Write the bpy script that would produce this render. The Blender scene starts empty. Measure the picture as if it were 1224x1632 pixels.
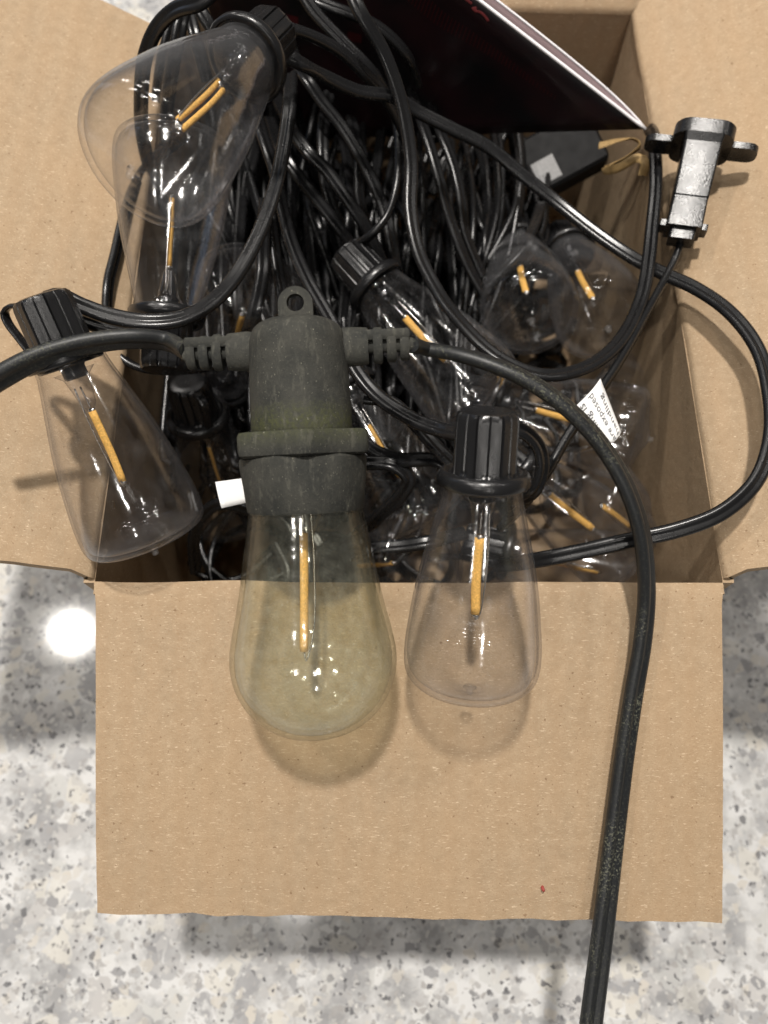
import bpy, math, random
import numpy as np
from mathutils import Vector, Matrix, noise as mnoise

# ------------------------------------------------------------------ camera, light, exposure
S = bpy.context.scene
COL = S.collection
U = 0.00112                      # one model millimetre in Blender metres
H = 130.0                        # rim of the box above the countertop
TILT = math.radians(20.6)
FPX = 1226.0
CAM = np.array([0.0, 0.0, H + 193.8])
AX = np.array([0.0, math.sin(TILT), -math.cos(TILT)])
DN = np.array([0.0, -math.cos(TILT), -math.sin(TILT)])
XX = np.array([1.0, 0.0, 0.0])

cd = bpy.data.cameras.new('camera')
cam = bpy.data.objects.new('camera', cd); COL.objects.link(cam)
cam.location = CAM * U
cam.rotation_euler = (TILT, 0, 0)
cd.sensor_fit = 'VERTICAL'; cd.sensor_height = 32.0; cd.sensor_width = 24.0
cd.lens = 32.0 * FPX / 1632.0
cd.clip_start = 0.005; cd.clip_end = 50
cd.dof.use_dof = True; cd.dof.focus_distance = 187 * U; cd.dof.aperture_fstop = cd.lens / 2.2
S.camera = cam

w = bpy.data.worlds.new('World'); S.world = w; w.use_nodes = True
bg = w.node_tree.nodes['Background']
bg.inputs[0].default_value = (1.0, 0.965, 0.93, 1); bg.inputs[1].default_value = 0.105

def can_light(name, x, y, z, r, power, col=(1.0, 0.95, 0.89)):
    l = bpy.data.lights.new(name, 'AREA'); l.shape = 'DISK'; l.size = 2 * r * U
    l.energy = power; l.color = col
    o = bpy.data.objects.new(name, l); COL.objects.link(o); o.location = (x * U, y * U, z * U)
    return o
can_light('ceiling_light', -64, 410, 1750, 46, 48)
can_light('ceiling_light', -754, 382, 1520, 32, 9)
can_light('ceiling_light', -216, -190, 1750, 46, 3.5)
can_light('ceiling_light', -620, -190, 1750, 46, 3.5)
can_light('ceiling_light', -620, -900, 1750, 46, 4)
can_light('ceiling_light', 200, -900, 1750, 46, 4)
can_light('ceiling_light', 330, -1850, 1750, 46, 12)
can_light('ceiling_light', 520, 760, 1750, 46, 4)
can_light('ceiling_light', -480, 1250, 1750, 46, 4)
can_light('ceiling_light', 260, 1500, 1750, 46, 4)
can_light('ceiling_light', 1150, 500, 1750, 46, 4)
can_light('ceiling_light', -950, 1750, 1250, 45, 10)
can_light('ceiling_light', -300, 2300, 1750, 46, 4)
wl = bpy.data.lights.new('window_light', 'AREA'); wl.shape = 'RECTANGLE'; wl.size = 0.7; wl.size_y = 0.9
wl.energy = 1.6; wl.color = (0.55, 0.72, 1.0)
wo = bpy.data.objects.new('window_light', wl); COL.objects.link(wo)
wo.location = (-1.9, 1.5, 1.0)
wo.rotation_euler = (Vector((0, 0, 0.1)) - wo.location).to_track_quat('-Z', 'Y').to_euler()

S.view_settings.view_transform = 'Standard'; S.view_settings.look = 'None'
S.view_settings.exposure = -0.24; S.view_settings.gamma = 1.0
cy = S.cycles
cy.max_bounces = 10; cy.diffuse_bounces = 4; cy.glossy_bounces = 4; cy.transmission_bounces = 6
cy.transparent_max_bounces = 40
cy.caustics_reflective = False; cy.caustics_refractive = False
cy.use_denoising = True
cy.sample_clamp_indirect = 6.0

rnd = random.Random(7)

# ------------------------------------------------------------------ helpers
def at(px, py, d):
    """a measured point of the photograph at a measured distance -> millimetres in the scene"""
    return CAM + d * (AX + (px - 612.0) / FPX * XX + (py - 816.0) / FPX * DN)

def unit(v):
    v = np.asarray(v, float); return v / (np.linalg.norm(v) + 1e-12)

def mesh_data(name, verts, faces, mat, smooth=True):
    me = bpy.data.meshes.new(name)
    me.from_pydata([tuple(float(c) * U for c in v) for v in verts], [], faces)
    me.validate(); me.update()
    if mat: me.materials.append(mat)
    if smooth:
        me.polygons.foreach_set('use_smooth', [True] * len(me.polygons))
    return me

def obj(name, verts, faces, mat, parent=None, origin=None, smooth=True, sharp=None):
    """one mesh object; vertices in mm, relative to origin"""
    verts = np.asarray(verts, float)
    if origin is not None: verts = verts - np.asarray(origin)
    o = bpy.data.objects.new(name, mesh_data(name, verts, faces, mat, smooth))
    COL.objects.link(o)
    if parent is not None: o.parent = parent
    elif origin is not None: o.location = tuple(float(c) * U for c in origin)
    if smooth and sharp is not None:
        me = o.data
        me.set_sharp_from_angle(angle=math.radians(sharp))
    return o

def thing(name, label, cat, loc=(0, 0, 0), rot=None, group=None):
    o = bpy.data.objects.new(name, None); COL.objects.link(o)
    o.location = tuple(float(c) * U for c in loc); o.empty_display_size = 0.01
    if rot is not None: o.rotation_mode = 'QUATERNION'; o.rotation_quaternion = rot
    return tag(o, label, cat, group)

def tag(o, label=None, cat=None, group=None, kind=None):
    if label: o['label'] = label
    if cat: o['category'] = cat
    if group: o['group'] = group
    if kind: o['kind'] = kind
    return o

def merge(*parts):
    V, F = [], []
    for v, f in parts:
        n = len(V); V.extend([tuple(x) for x in v]); F.extend([tuple(i + n for i in q) for q in f])
    return V, F

def lathe(prof, n=48, rfun=None):
    """profile [(r, z)]; rfun(r, z, ang) may modulate r"""
    V, F = [], []
    for (r, z) in prof:
        for k in range(n):
            a = 2 * math.pi * k / n
            rr = rfun(r, z, a) if rfun else r
            V.append((rr * math.cos(a), rr * math.sin(a), z))
    for i in range(len(prof) - 1):
        for k in range(n):
            a, b = i * n + k, i * n + (k + 1) % n
            F.append((a, b, b + n, a + n))
    if prof[0][0] > 0.01: F.append(tuple(reversed(range(n))))
    if prof[-1][0] > 0.01: F.append(tuple(range((len(prof) - 1) * n, len(prof) * n)))
    return V, F

def spline(pts, step=1.4):
    P = [np.asarray(p, float) for p in pts]
    P = [2 * P[0] - P[1]] + P + [2 * P[-1] - P[-2]]
    out = []
    for i in range(1, len(P) - 2):
        p0, p1, p2, p3 = P[i - 1], P[i], P[i + 1], P[i + 2]
        t0 = 0; t1 = t0 + np.linalg.norm(p1 - p0) ** .5; t2 = t1 + np.linalg.norm(p2 - p1) ** .5; t3 = t2 + np.linalg.norm(p3 - p2) ** .5
        n = max(2, int(np.linalg.norm(p2 - p1) / step))
        for k in range(n):
            t = t1 + (t2 - t1) * k / n
            A1 = (t1 - t) / (t1 - t0) * p0 + (t - t0) / (t1 - t0) * p1
            A2 = (t2 - t) / (t2 - t1) * p1 + (t - t1) / (t2 - t1) * p2
            A3 = (t3 - t) / (t3 - t2) * p2 + (t - t2) / (t3 - t2) * p3
            B1 = (t2 - t) / (t2 - t0) * A1 + (t - t0) / (t2 - t0) * A2
            B2 = (t3 - t) / (t3 - t1) * A2 + (t - t1) / (t3 - t1) * A3
            out.append((t2 - t) / (t2 - t1) * B1 + (t - t1) / (t2 - t1) * B2)
    out.append(P[-2])
    return out

def twin_profile(off, r, n=9):
    """outline of a two-conductor flat lead"""
    th = math.acos(min(0.95, off * 0.82 / r)) if off * 0.82 < r else 0.35
    out = []
    for k in range(n):
        a = -math.pi + th + (2 * math.pi - 2 * th) * k / (n - 1)
        out.append((off + r * math.cos(a), r * math.sin(a)))
    for k in range(n):
        a = th + (2 * math.pi - 2 * th) * k / (n - 1)
        out.append((-off + r * math.cos(a), r * math.sin(a)))
    return out

def round_profile(r, n=12):
    return [(r * math.cos(2 * math.pi * k / n), r * math.sin(2 * math.pi * k / n)) for k in range(n)]

def sweep(pts, prof, twist=0.0, twist2=None, up=None, closed=False):
    """sweep a profile along points; twist in radians from start to end, measured from the 'up' direction"""
    up = -AX if up is None else unit(up)
    n = len(pts); m = len(prof); V, F = [], []
    side = None
    for i, p in enumerate(pts):
        t = unit(pts[min(i + 1, n - 1)] - pts[max(i - 1, 0)])
        s = np.cross(t, up)
        if np.linalg.norm(s) < 0.25 and side is not None: s = side - t * np.dot(side, t)
        s = unit(s)
        if side is not None and np.dot(s, side) < 0: s = -s
        side = s
        nn = np.cross(s, t)
        a = twist if twist2 is None else twist + (twist2 - twist) * i / (n - 1)
        ca, sa = math.cos(a), math.sin(a)
        for (x, y) in prof:
            V.append(p + s * (x * ca - y * sa) + nn * (x * sa + y * ca))
    for i in range(n - 1):
        for k in range(m):
            a, b = i * m + k, i * m + (k + 1) % m
            F.append((a, b, b + m, a + m))
    F.append(tuple(reversed(range(m)))); F.append(tuple(range((n - 1) * m, n * m)))
    return V, F

def slab(grid, thick, down):
    """closed sheet of given thickness under a grid of points; down(i,j) or a vector gives the offset direction"""
    nu, nv = len(grid), len(grid[0]); V = []
    for i in range(nu):
        for j in range(nv): V.append(np.asarray(grid[i][j], float))
    for i in range(nu):
        for j in range(nv):
            d = down(i, j) if callable(down) else np.asarray(down, float)
            V.append(np.asarray(grid[i][j], float) + d * thick)
    N = nu * nv; F = []
    for i in range(nu - 1):
        for j in range(nv - 1):
            a = i * nv + j; F.append((a, a + 1, a + nv + 1, a + nv)); F.append((N + a, N + a + nv, N + a + nv + 1, N + a + 1))
    for i in range(nu - 1):
        a = i * nv; F.append((a, a + nv, N + a + nv, N + a))
        a = i * nv + nv - 1; F.append((a, N + a, N + a + nv, a + nv))
    for j in range(nv - 1):
        a = j; F.append((a, N + a, N + a + 1, a + 1))
        a = (nu - 1) * nv + j; F.append((a, a + 1, N + a + 1, N + a))
    return V, F

def box(c, sx, sy, sz, bev=0.0):
    """axis-aligned box with chamfered vertical and horizontal edges (three stacked rings)"""
    x, y, z = sx / 2, sy / 2, sz / 2; b = bev
    def ring(ix, iz):
        X, Y = x - ix, y - ix; q = b
        return [(X - q, -Y, iz), (X, -Y + q, iz), (X, Y - q, iz), (X - q, Y, iz), (-X + q, Y, iz), (-X, Y - q, iz), (-X, -Y + q, iz), (-X + q, -Y, iz)]
    if b <= 0:
        V = [(-x, -y, -z), (x, -y, -z), (x, y, -z), (-x, y, -z), (-x, -y, z), (x, -y, z), (x, y, z), (-x, y, z)]
        F = [(3, 2, 1, 0), (4, 5, 6, 7), (0, 1, 5, 4), (1, 2, 6, 5), (2, 3, 7, 6), (3, 0, 4, 7)]
    else:
        V = ring(b, -z) + ring(0, -z + b) + ring(0, z - b) + ring(b, z); F = [tuple(reversed(range(8))), tuple(range(24, 32))]
        for i in range(3):
            for k in range(8):
                F.append((i * 8 + k, i * 8 + (k + 1) % 8, i * 8 + 8 + (k + 1) % 8, i * 8 + 8 + k))
    return [(v[0] + c[0], v[1] + c[1], v[2] + c[2]) for v in V], F

def xform(vf, M, o):
    """M: 3x3 columns = local axes in the scene"""
    M = np.asarray(M, float); o = np.asarray(o, float)
    return [M @ np.asarray(v, float) + o for v in vf[0]], vf[1]

def quat_from_axes(x, y, z):
    return Matrix(((x[0], y[0], z[0]), (x[1], y[1], z[1]), (x[2], y[2], z[2]))).to_quaternion()

# ------------------------------------------------------------------ materials
class NT:
    def __init__(self, name):
        self.m = bpy.data.materials.new(name); self.m.use_nodes = True
        self.t = self.m.node_tree; self.n = self.t.nodes; self.l = self.t.links
        self.n.clear(); self.out = self.add('ShaderNodeOutputMaterial')
        self.co = None
    def add(self, typ, **kw):
        nd = self.n.new(typ)
        for k, v in kw.items():
            if k.startswith('i_'):
                key = k[2:]; key = int(key) if key.isdigit() else key
                nd.inputs[key].default_value = v
            else: setattr(nd, k, v)
        return nd
    def link(self, a, b): self.l.new(a, b)
    def mm(self, scale=(1, 1, 1)):
        tc = self.add('ShaderNodeTexCoord'); mp = self.add('ShaderNodeMapping')
        mp.inputs['Scale'].default_value = tuple(s / U for s in scale)
        self.link(tc.outputs['Object'], mp.inputs['Vector']); return mp.outputs['Vector']
    def noise(self, vec, scale, detail=3, rough=.5, dist=0.0):
        nd = self.add('ShaderNodeTexNoise'); nd.inputs['Scale'].default_value = scale; nd.inputs['Detail'].default_value = detail
        nd.inputs['Roughness'].default_value = rough; nd.inputs['Distortion'].default_value = dist
        self.link(vec, nd.inputs['Vector']); return nd
    def ramp(self, fac, stops, interp='LINEAR'):
        r = self.add('ShaderNodeValToRGB'); r.color_ramp.interpolation = interp
        e = r.color_ramp.elements
        while len(e) < len(stops): e.new(0.5)
        for el, (p, c) in zip(e, stops):
            el.position = p; el.color = (c, c, c, 1) if isinstance(c, (int, float)) else (*c, 1)
        self.link(fac, r.inputs[0]); return r.outputs[0]
    def mix(self, fac, a, b, mode='MIX'):
        x = self.add('ShaderNodeMix', data_type='RGBA', blend_type=mode)
        for v, i in ((fac, 0), (a, 6), (b, 7)):
            if hasattr(v, 'default_value') or hasattr(v, 'links'): self.link(v, x.inputs[i])
            else: x.inputs[i].default_value = v if i == 0 else ((*v, 1) if len(v) == 3 else v)
        return x.outputs[2]
    def math(self, op, a, b=None):
        x = self.add('ShaderNodeMath', operation=op)
        for v, i in ((a, 0), (b, 1)):
            if v is None: continue
            if hasattr(v, 'links'): self.link(v, x.inputs[i])
            else: x.inputs[i].default_value = v
        return x.outputs[0]
    def bsdf(self, color, rough=.5, spec=.5, bump=None, bstr=.2, bdist=.3, **kw):
        b = self.add('ShaderNodeBsdfPrincipled')
        for v, key in ((color, 'Base Color'), (rough, 'Roughness')):
            if hasattr(v, 'links'): self.link(v, b.inputs[key])
            else: b.inputs[key].default_value = (*v, 1) if key == 'Base Color' else v
        b.inputs['Specular IOR Level'].default_value = spec
        for k, v in kw.items(): b.inputs[k].default_value = v
        if bump is not None:
            bp = self.add('ShaderNodeBump'); bp.inputs['Strength'].default_value = bstr; bp.inputs['Distance'].default_value = bdist * U
            self.link(bump, bp.inputs['Height']); self.link(bp.outputs[0], b.inputs['Normal'])
        self.link(b.outputs[0], self.out.inputs[0]); return b

def m_cardboard():
    t = NT('kraft_cardboard'); v = t.mm()
    big = t.noise(v, .03, 3); mid = t.noise(v, .35, 5, .65); fine = t.noise(v, 2.2, 4, .7)
    fib = t.noise(t.mm((.5, 2.2, 1.2)), 1.3, 3, .7)
    c = t.mix(t.ramp(mid.outputs[0], [(.3, 0.), (.7, 1.)]), (.300, .221, .140), (.378, .284, .186))
    c = t.mix(t.ramp(big.outputs[0], [(.35, 0.), (.7, .35)]), c, (.40, .268, .15))
    c = t.mix(t.ramp(fine.outputs[0], [(.32, .75), (.5, 0.)]), c, (.30, .20, .115))
    c = t.mix(t.ramp(fib.outputs[0], [(.60, 0.), (.70, .75)]), c, (.66, .52, .37))
    spk = t.noise(v, .9, 2, .5)
    c = t.mix(t.ramp(spk.outputs[0], [(.70, 0.), (.73, .7)]), c, (.16, .095, .05))
    wv = t.add('ShaderNodeTexWave'); wv.inputs['Scale'].default_value = .045; wv.inputs['Distortion'].default_value = .6; wv.inputs['Detail'].default_value = 2
    t.link(v, wv.inputs['Vector'])
    c = t.mix(t.math('MULTIPLY', wv.outputs['Fac'], .18), c, (.33, .215, .12))
    h = t.math('ADD', t.math('MULTIPLY', fine.outputs[0], .5), t.math('ADD', t.math('MULTIPLY', wv.outputs['Fac'], .35), t.math('MULTIPLY', mid.outputs[0], .8)))
    t.bsdf(c, .78, .25, h, .6, .4)
    return t.m

def m_counter():
    t = NT('speckled_quartz'); v0 = t.mm()
    nz = t.noise(v0, .25, 4, .6)
    vm = t.add('ShaderNodeVectorMath', operation='MULTIPLY_ADD')
    t.link(nz.outputs['Color'], vm.inputs[0]); vm.inputs[1].default_value = (3, 3, 3); t.link(v0, vm.inputs[2])
    v = vm.outputs[0]
    def vor(scale, rand=1.0):
        x = t.add('ShaderNodeTexVoronoi'); x.inputs['Scale'].default_value = scale; x.inputs['Randomness'].default_value = rand
        t.link(v, x.inputs['Vector']); return x
    def sep(x):
        s = t.add('ShaderNodeSeparateColor'); t.link(x.outputs['Color'], s.inputs[0]); return s
    base = t.noise(v0, .04, 5, .65)
    c = t.mix(t.ramp(base.outputs[0], [(.38, 0.), (.58, 1.)]), (.29, .29, .29), (.58, .58, .575))
    for sc, lo, cols in ((.11, .46, [(0., (.29, .29, .295)), (.3, (.50, .50, .485)), (.55, (.56, .54, .49)), (.8, (.44, .43, .42))]),
                         (.26, .70, [(0., (.25, .25, .255)), (.25, (.42, .415, .41)), (.6, (.52, .49, .44)), (.85, (.60, .60, .59))]),
                         (.50, .78, [(0., (.13, .13, .135)), (.2, (.33, .32, .31)), (.6, (.50, .49, .47))]),
                         (.85, .86, [(0., (.10, .10, .105)), (.3, (.36, .35, .34)), (.6, (.56, .55, .53))])):
        x = vor(sc); q = sep(x)
        e = t.add('ShaderNodeTexVoronoi', feature='DISTANCE_TO_EDGE'); e.inputs['Scale'].default_value = sc; t.link(v, e.inputs['Vector'])
        edge = t.ramp(e.outputs['Distance'], [(.02, 0.), (.06, 1.)])
        k = t.math('MULTIPLY', t.ramp(q.outputs[0], [(lo, 0.), (lo + .02, .5), (1., .95)]), edge)
        c = t.mix(k, c, t.ramp(q.outputs[1], cols, 'CONSTANT'))
    t.bsdf(c, .07, .5)
    return t.m

def m_glass(name, tint, edge, dust=None, bump=.06, rim_shine_haze=0.0):
    """thin clear shell: straight-through transmission plus a mirror coat that strengthens at grazing angles"""
    t = NT(name); v = t.mm()
    lw = t.add('ShaderNodeLayerWeight'); lw.inputs['Blend'].default_value = .5
    f = lw.outputs['Facing']
    fres = t.math('ADD', .04, t.math('MULTIPLY', t.math('POWER', f, 4.0), .75))
    nz = t.noise(v, .26, 2, .5)
    bp = t.add('ShaderNodeBump'); bp.inputs['Strength'].default_value = bump; bp.inputs['Distance'].default_value = .5 * U
    t.link(nz.outputs[0], bp.inputs['Height'])
    tr = t.add('ShaderNodeBsdfTransparent')
    t.link(t.mix(t.math('POWER', f, 3.5), tint, edge), tr.inputs[0])
    gl = t.add('ShaderNodeBsdfGlossy'); gl.inputs['Roughness'].default_value = .09; t.link(bp.outputs[0], gl.inputs['Normal'])
    base = tr.outputs[0]
    if dust:
        df = t.add('ShaderNodeBsdfDiffuse'); df.inputs[0].default_value = (*dust[0], 1)
        ms = t.add('ShaderNodeMixShader')
        dn = t.noise(v, .35, 5, .7); sp = t.noise(v, 2.2, 2, .5)
        k = t.math('ADD', t.math('MULTIPLY', t.ramp(dn.outputs[0], [(.36, .15), (.66, 1.)]), dust[1]), t.ramp(sp.outputs[0], [(.70, 0.), (.76, dust[2])]))
        sz = t.add('ShaderNodeSeparateXYZ'); t.link(v, sz.inputs[0])
        mr = t.add('ShaderNodeMapRange'); mr.inputs['From Min'].default_value = 5; mr.inputs['From Max'].default_value = 55
        mr.inputs['To Min'].default_value = .35; mr.inputs['To Max'].default_value = 1.7; t.link(sz.outputs[2], mr.inputs['Value'])
        t.link(t.math('MULTIPLY', k, mr.outputs[0]), ms.inputs[0]); t.link(base, ms.inputs[1]); t.link(df.outputs[0], ms.inputs[2]); base = ms.outputs[0]
    if rim_shine_haze:
        dh = t.add('ShaderNodeBsdfDiffuse'); dh.inputs[0].default_value = (.78, .78, .80, 1)  # pale diffuse painted on grazing rims for their bright reflections, plus faint plastic haze
        mh = t.add('ShaderNodeMixShader'); sm = t.noise(v, .16, 4, .65)
        k = t.math('ADD', t.math('MULTIPLY', t.math('POWER', f, 4.0), rim_shine_haze), t.math('MULTIPLY', t.ramp(sm.outputs[0], [(.45, 0.), (.75, 1.)]), .012))
        t.link(k, mh.inputs[0]); t.link(base, mh.inputs[1]); t.link(dh.outputs[0], mh.inputs[2]); base = mh.outputs[0]
    mx = t.add('ShaderNodeMixShader'); t.link(fres, mx.inputs[0]); t.link(base, mx.inputs[1]); t.link(gl.outputs[0], mx.inputs[2])
    t.link(mx.outputs[0], t.out.inputs[0])
    return t.m

def m_black(name, col=.012, rough=.3, bscale=3.0, bstr=.12, spec=.5):
    t = NT(name); v = t.mm(); nz = t.noise(v, bscale, 3, .6)
    lo = t.noise(v, .25, 2)
    r = t.math('ADD', t.math('MULTIPLY', lo.outputs[0], .16), rough - .08)
    t.bsdf((col, col, col * 1.06), r, spec, nz.outputs[0], bstr, .25)
    return t.m

def m_weathered():
    t = NT('weathered_rubber'); v = t.mm()
    a = t.noise(v, .12, 4, .6); b = t.noise(v, 1.1, 4, .7); s = t.noise(v, 2.6, 2, .5)
    c = t.mix(t.ramp(a.outputs[0], [(.3, 0.), (.7, 1.)]), (.022, .023, .021), (.048, .047, .040))
    c = t.mix(t.ramp(b.outputs[0], [(.5, 0.), (.75, .35)]), c, (.075, .072, .058))
    sz = t.add('ShaderNodeSeparateXYZ'); t.link(v, sz.inputs[0])
    z = t.math('ADD', sz.outputs[2], t.math('MULTIPLY', b.outputs[0], 5.0))
    band = t.ramp(t.math('MULTIPLY', t.math('ABSOLUTE', t.math('ADD', z, 17.5)), .14), [(.0, .75), (.8, .0)])
    c = t.mix(t.math('MULTIPLY', band, t.ramp(b.outputs[0], [(.35, .1), (.6, .9)])), c, (.062, .068, .022))
    w2 = t.noise(t.mm((1.4, 1.4, .35)), .5, 5, .7)
    c = t.mix(t.ramp(w2.outputs[0], [(.54, 0.), (.68, .55)]), c, (.095, .092, .075))
    c = t.mix(t.ramp(s.outputs[0], [(.70, 0.), (.74, .7)]), c, (.28, .27, .21))
    h = t.math('ADD', b.outputs[0], t.math('MULTIPLY', s.outputs[0], .5))
    t.bsdf(c, .82, .22, h, .5, .25)
    return t.m

def m_old_cord():
    t = NT('weathered_cord'); v = t.mm()
    s = t.noise(v, 1.6, 4, .75); b = t.noise(v, .06, 3)
    k = t.math('MULTIPLY', t.ramp(s.outputs[0], [(.52, 0.), (.66, 1.)]), t.ramp(b.outputs[0], [(.44, .12), (.62, .8)]))
    c = t.mix(k, (.012, .013, .014), (.16, .16, .11))
    r = t.math('ADD', .42, t.math('MULTIPLY', k, .4))
    t.bsdf(c, r, .4, s.outputs[0], .25, .2)
    return t.m

def m_plain(name, col, rough=.5, spec=.5, var=.15, scale=.8, bstr=.1, **kw):
    t = NT(name); v = t.mm(); nz = t.noise(v, scale, 4, .6)
    c = t.mix(t.ramp(nz.outputs[0], [(.3, 0.), (.7, 1.)]), tuple(x * (1 - var) for x in col), tuple(min(1, x * (1 + var)) for x in col))
    t.bsdf(c, rough, spec, nz.outputs[0], bstr, .2, **kw)
    return t.m

M_CARD = m_cardboard(); M_COUNTER = m_counter()
M_GLASS = m_glass('clear_bulb_plastic', (.995, .995, .995), (.66, .66, .70), bump=.15, rim_shine_haze=.10)
M_OLDGLASS = m_glass('dusty_yellowed_glass', (.975, .978, .94), (.80, .81, .73), ((.58, .58, .49), .075, .35), bump=.16)
M_CORD = m_black('black_cord_vinyl', .008, .27, 1.2, .05, .42)
M_SOCKET = m_black('black_socket_plastic', .010, .25, 3.0, .12)
M_PLUG = m_black('black_plug_plastic', .008, .27, 1.9, .26, .42)
M_OLD = m_weathered(); M_OLDCORD = m_old_cord()
M_FIL = m_plain('amber_filament', (.68, .39, .10), .65, .2, .32, 2.4, .5)
M_WIRE = m_plain('steel_wire', (.55, .53, .5), .25, .5, .05, Metallic=1.0)
M_STEM = m_glass('stem_glass', (.90, .90, .91), (.45, .45, .48), bump=.2)
M_NUB = m_glass('pinched_tip_plastic', (.97, .97, .97), (.85, .85, .87), ((.6, .6, .6), .05, .1), bump=.5)
M_PAPER = m_plain('white_tag_paper', (.80, .80, .79), .5, .3, .04, .4)
M_INK = m_plain('grey_ink', (.10, .10, .105), .6, .3, .1)

# ------------------------------------------------------------------ the setting: countertop
cv = []; cf = []
tag(obj('countertop', [(-700, -500, 0), (700, -500, 0), (700, 900, 0), (-700, 900, 0), (-700, -500, -30), (700, -500, -30), (700, 900, -30), (-700, 900, -30)],
        [(0, 1, 2, 3), (7, 6, 5, 4), (0, 4, 5, 1), (1, 5, 6, 2), (2, 6, 7, 3), (3, 7, 4, 0)], M_COUNTER, smooth=False), kind='structure')

# ------------------------------------------------------------------ cardboard box
X0, X1, Y0, Y1, T = -76.0, 89.0, 53.7, 264.8, 3.0
cb = thing('cardboard_box', 'open brown cardboard box full of string lights standing on the speckled countertop', 'box', ((X0 + X1) / 2, (Y0 + Y1) / 2, 0))
BO = np.array([(X0 + X1) / 2, (Y0 + Y1) / 2, 0])

def wall(a, b, out):
    a, b, out = np.array(a, float), np.array(b, float), np.array(out, float)
    g = []
    for i in range(9):
        row = []
        for j in range(7):
            p = a + (b - a) * i / 8 + np.array([0, 0, (H - 2.2) * j / 6 + .3])
            p = p + out * 0.7 * math.sin(math.pi * i / 8) * math.sin(math.pi * j / 6) * rnd.uniform(.5, 1.2)
            row.append(p)
        g.append(row)
    return obj('wall', *slab(g, T, out), M_CARD, cb, BO, sharp=40)
wall((X0, Y0, 0), (X1, Y0, 0), (0, -1, 0)); wall((X1, Y1, 0), (X0, Y1, 0), (0, 1, 0))
wall((X0, Y1 , 0), (X0, Y0, 0), (-1, 0, 0)); wall((X1, Y0, 0), (X1, Y1, 0), (1, 0, 0))
g = [[(X0 + (X1 - X0) * i / 4, Y0 + (Y1 - Y0) * j / 4, 3.4) for j in range(5)] for i in range(5)]
obj('bottom_panel', *slab(g, 3.0, (0, 0, -1)), M_CARD, cb, BO)

def flap(name_label, h0, h1, e0, e1, out, trim0=1.5, trim1=1.5, sag=1.0, nu=26, nv=18, seed=0):
    """hinge h0-h1 on the rim, free edge e0-e1; out = horizontal outward direction of the wall"""
    h0, h1, e0, e1, out = [np.asarray(q, float) for q in (h0, h1, e0, e1, out)]
    grid = []; downs = {}
    al = unit(h1 - h0)
    for i in range(nu + 1):
        s = i / nu; row = []
        hp = h0 + (h1 - h0) * s + np.array([0, 0, .7 * mnoise.noise(Vector((s * 7, seed, .5)))]) + out * .6 * mnoise.noise(Vector((s * 9, seed, 4.5))); ep = e0 + (e1 - e0) * s
        dv = unit(ep - hp); up = unit(np.cross(dv, al)); up = up if up[2] > 0 else -up
        # bend: from the inner wall face over the rim into the flap
        row.append(hp + np.array([0, 0, -2.0]))
        row.append(hp + np.array([0, 0, -.7]) + out * .15)
        for j in range(nv + 1):
            q = j / nv
            p = hp + (ep - hp) * (0.012 + 0.988 * q)
            k = (1 - s) * trim0 + s * -trim1
            p = p + al * (trim0 * max(0, 1 - s * 8) - trim1 * max(0, 1 - (1 - s) * 8)) * min(1, q * 18)
            p = p + up * sag * (math.sin(math.pi * q) * .8 + .5 * mnoise.noise(Vector((s * 3 + seed, q * 2, seed))))
            if j == nv: p = p + dv * .9 * mnoise.noise(Vector((s * 22, seed, 3.3)))
            if i in (0, nu): p = p + al * .2 * mnoise.noise(Vector((q * 20, seed, s * 5)))
            row.append(p)
        for j in range(nv + 3): downs[i, j] = (out * .95 + np.array([0, 0, -.3])) if j < 2 else -up
        grid.append(row)
    o = obj('flap', *slab(grid, 2.8, lambda i, j: downs[i, j]), M_CARD, cb, BO, sharp=50)
    o['label'] = name_label
    return o
R25 = math.radians(25)
FL = 82.0
front_flap = flap('front flap folded out towards the viewer', (X0 + .5, Y0, H), (X1 - .5, Y0, H), at(152, 1456, 201.0), at(1154, 1470, 202.5), (0, -1, 0), .5, .5, .8, seed=1)
flap('left flap leaning outward and up', (X0, Y0 + 1, H), (X0, Y1 - 7, H), (X0 - FL * math.cos(R25), Y0 + 1, H + FL * math.sin(R25)), (X0 - FL * math.cos(R25), Y1 + 4, H + FL * math.sin(R25) * .9), (-1, 0, 0), 1.5, 4.5, 1.0, seed=5)
flap('right flap leaning outward and up', (X1, Y0 + 1, H), (X1, Y1 - 1, H), (X1 + FL * math.cos(R25), Y0 + 1, H + FL * math.sin(R25)), (X1 + FL * math.cos(R25), Y1 + 26, H + FL * math.sin(R25)), (1, 0, 0), 1.5, -7.0, 1.0, seed=9)
a = math.radians(38)
flap('back flap leaning away', (X0 + .5, Y1, H), (X1 + 2, Y1, H), (X0 + 1, Y1 + FL * math.cos(a), H + FL * math.sin(a)), (X1 + 16, Y1 + FL * math.cos(a), H + FL * math.sin(a)), (0, 1, 0), 2, -4, .8, seed=13)

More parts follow.
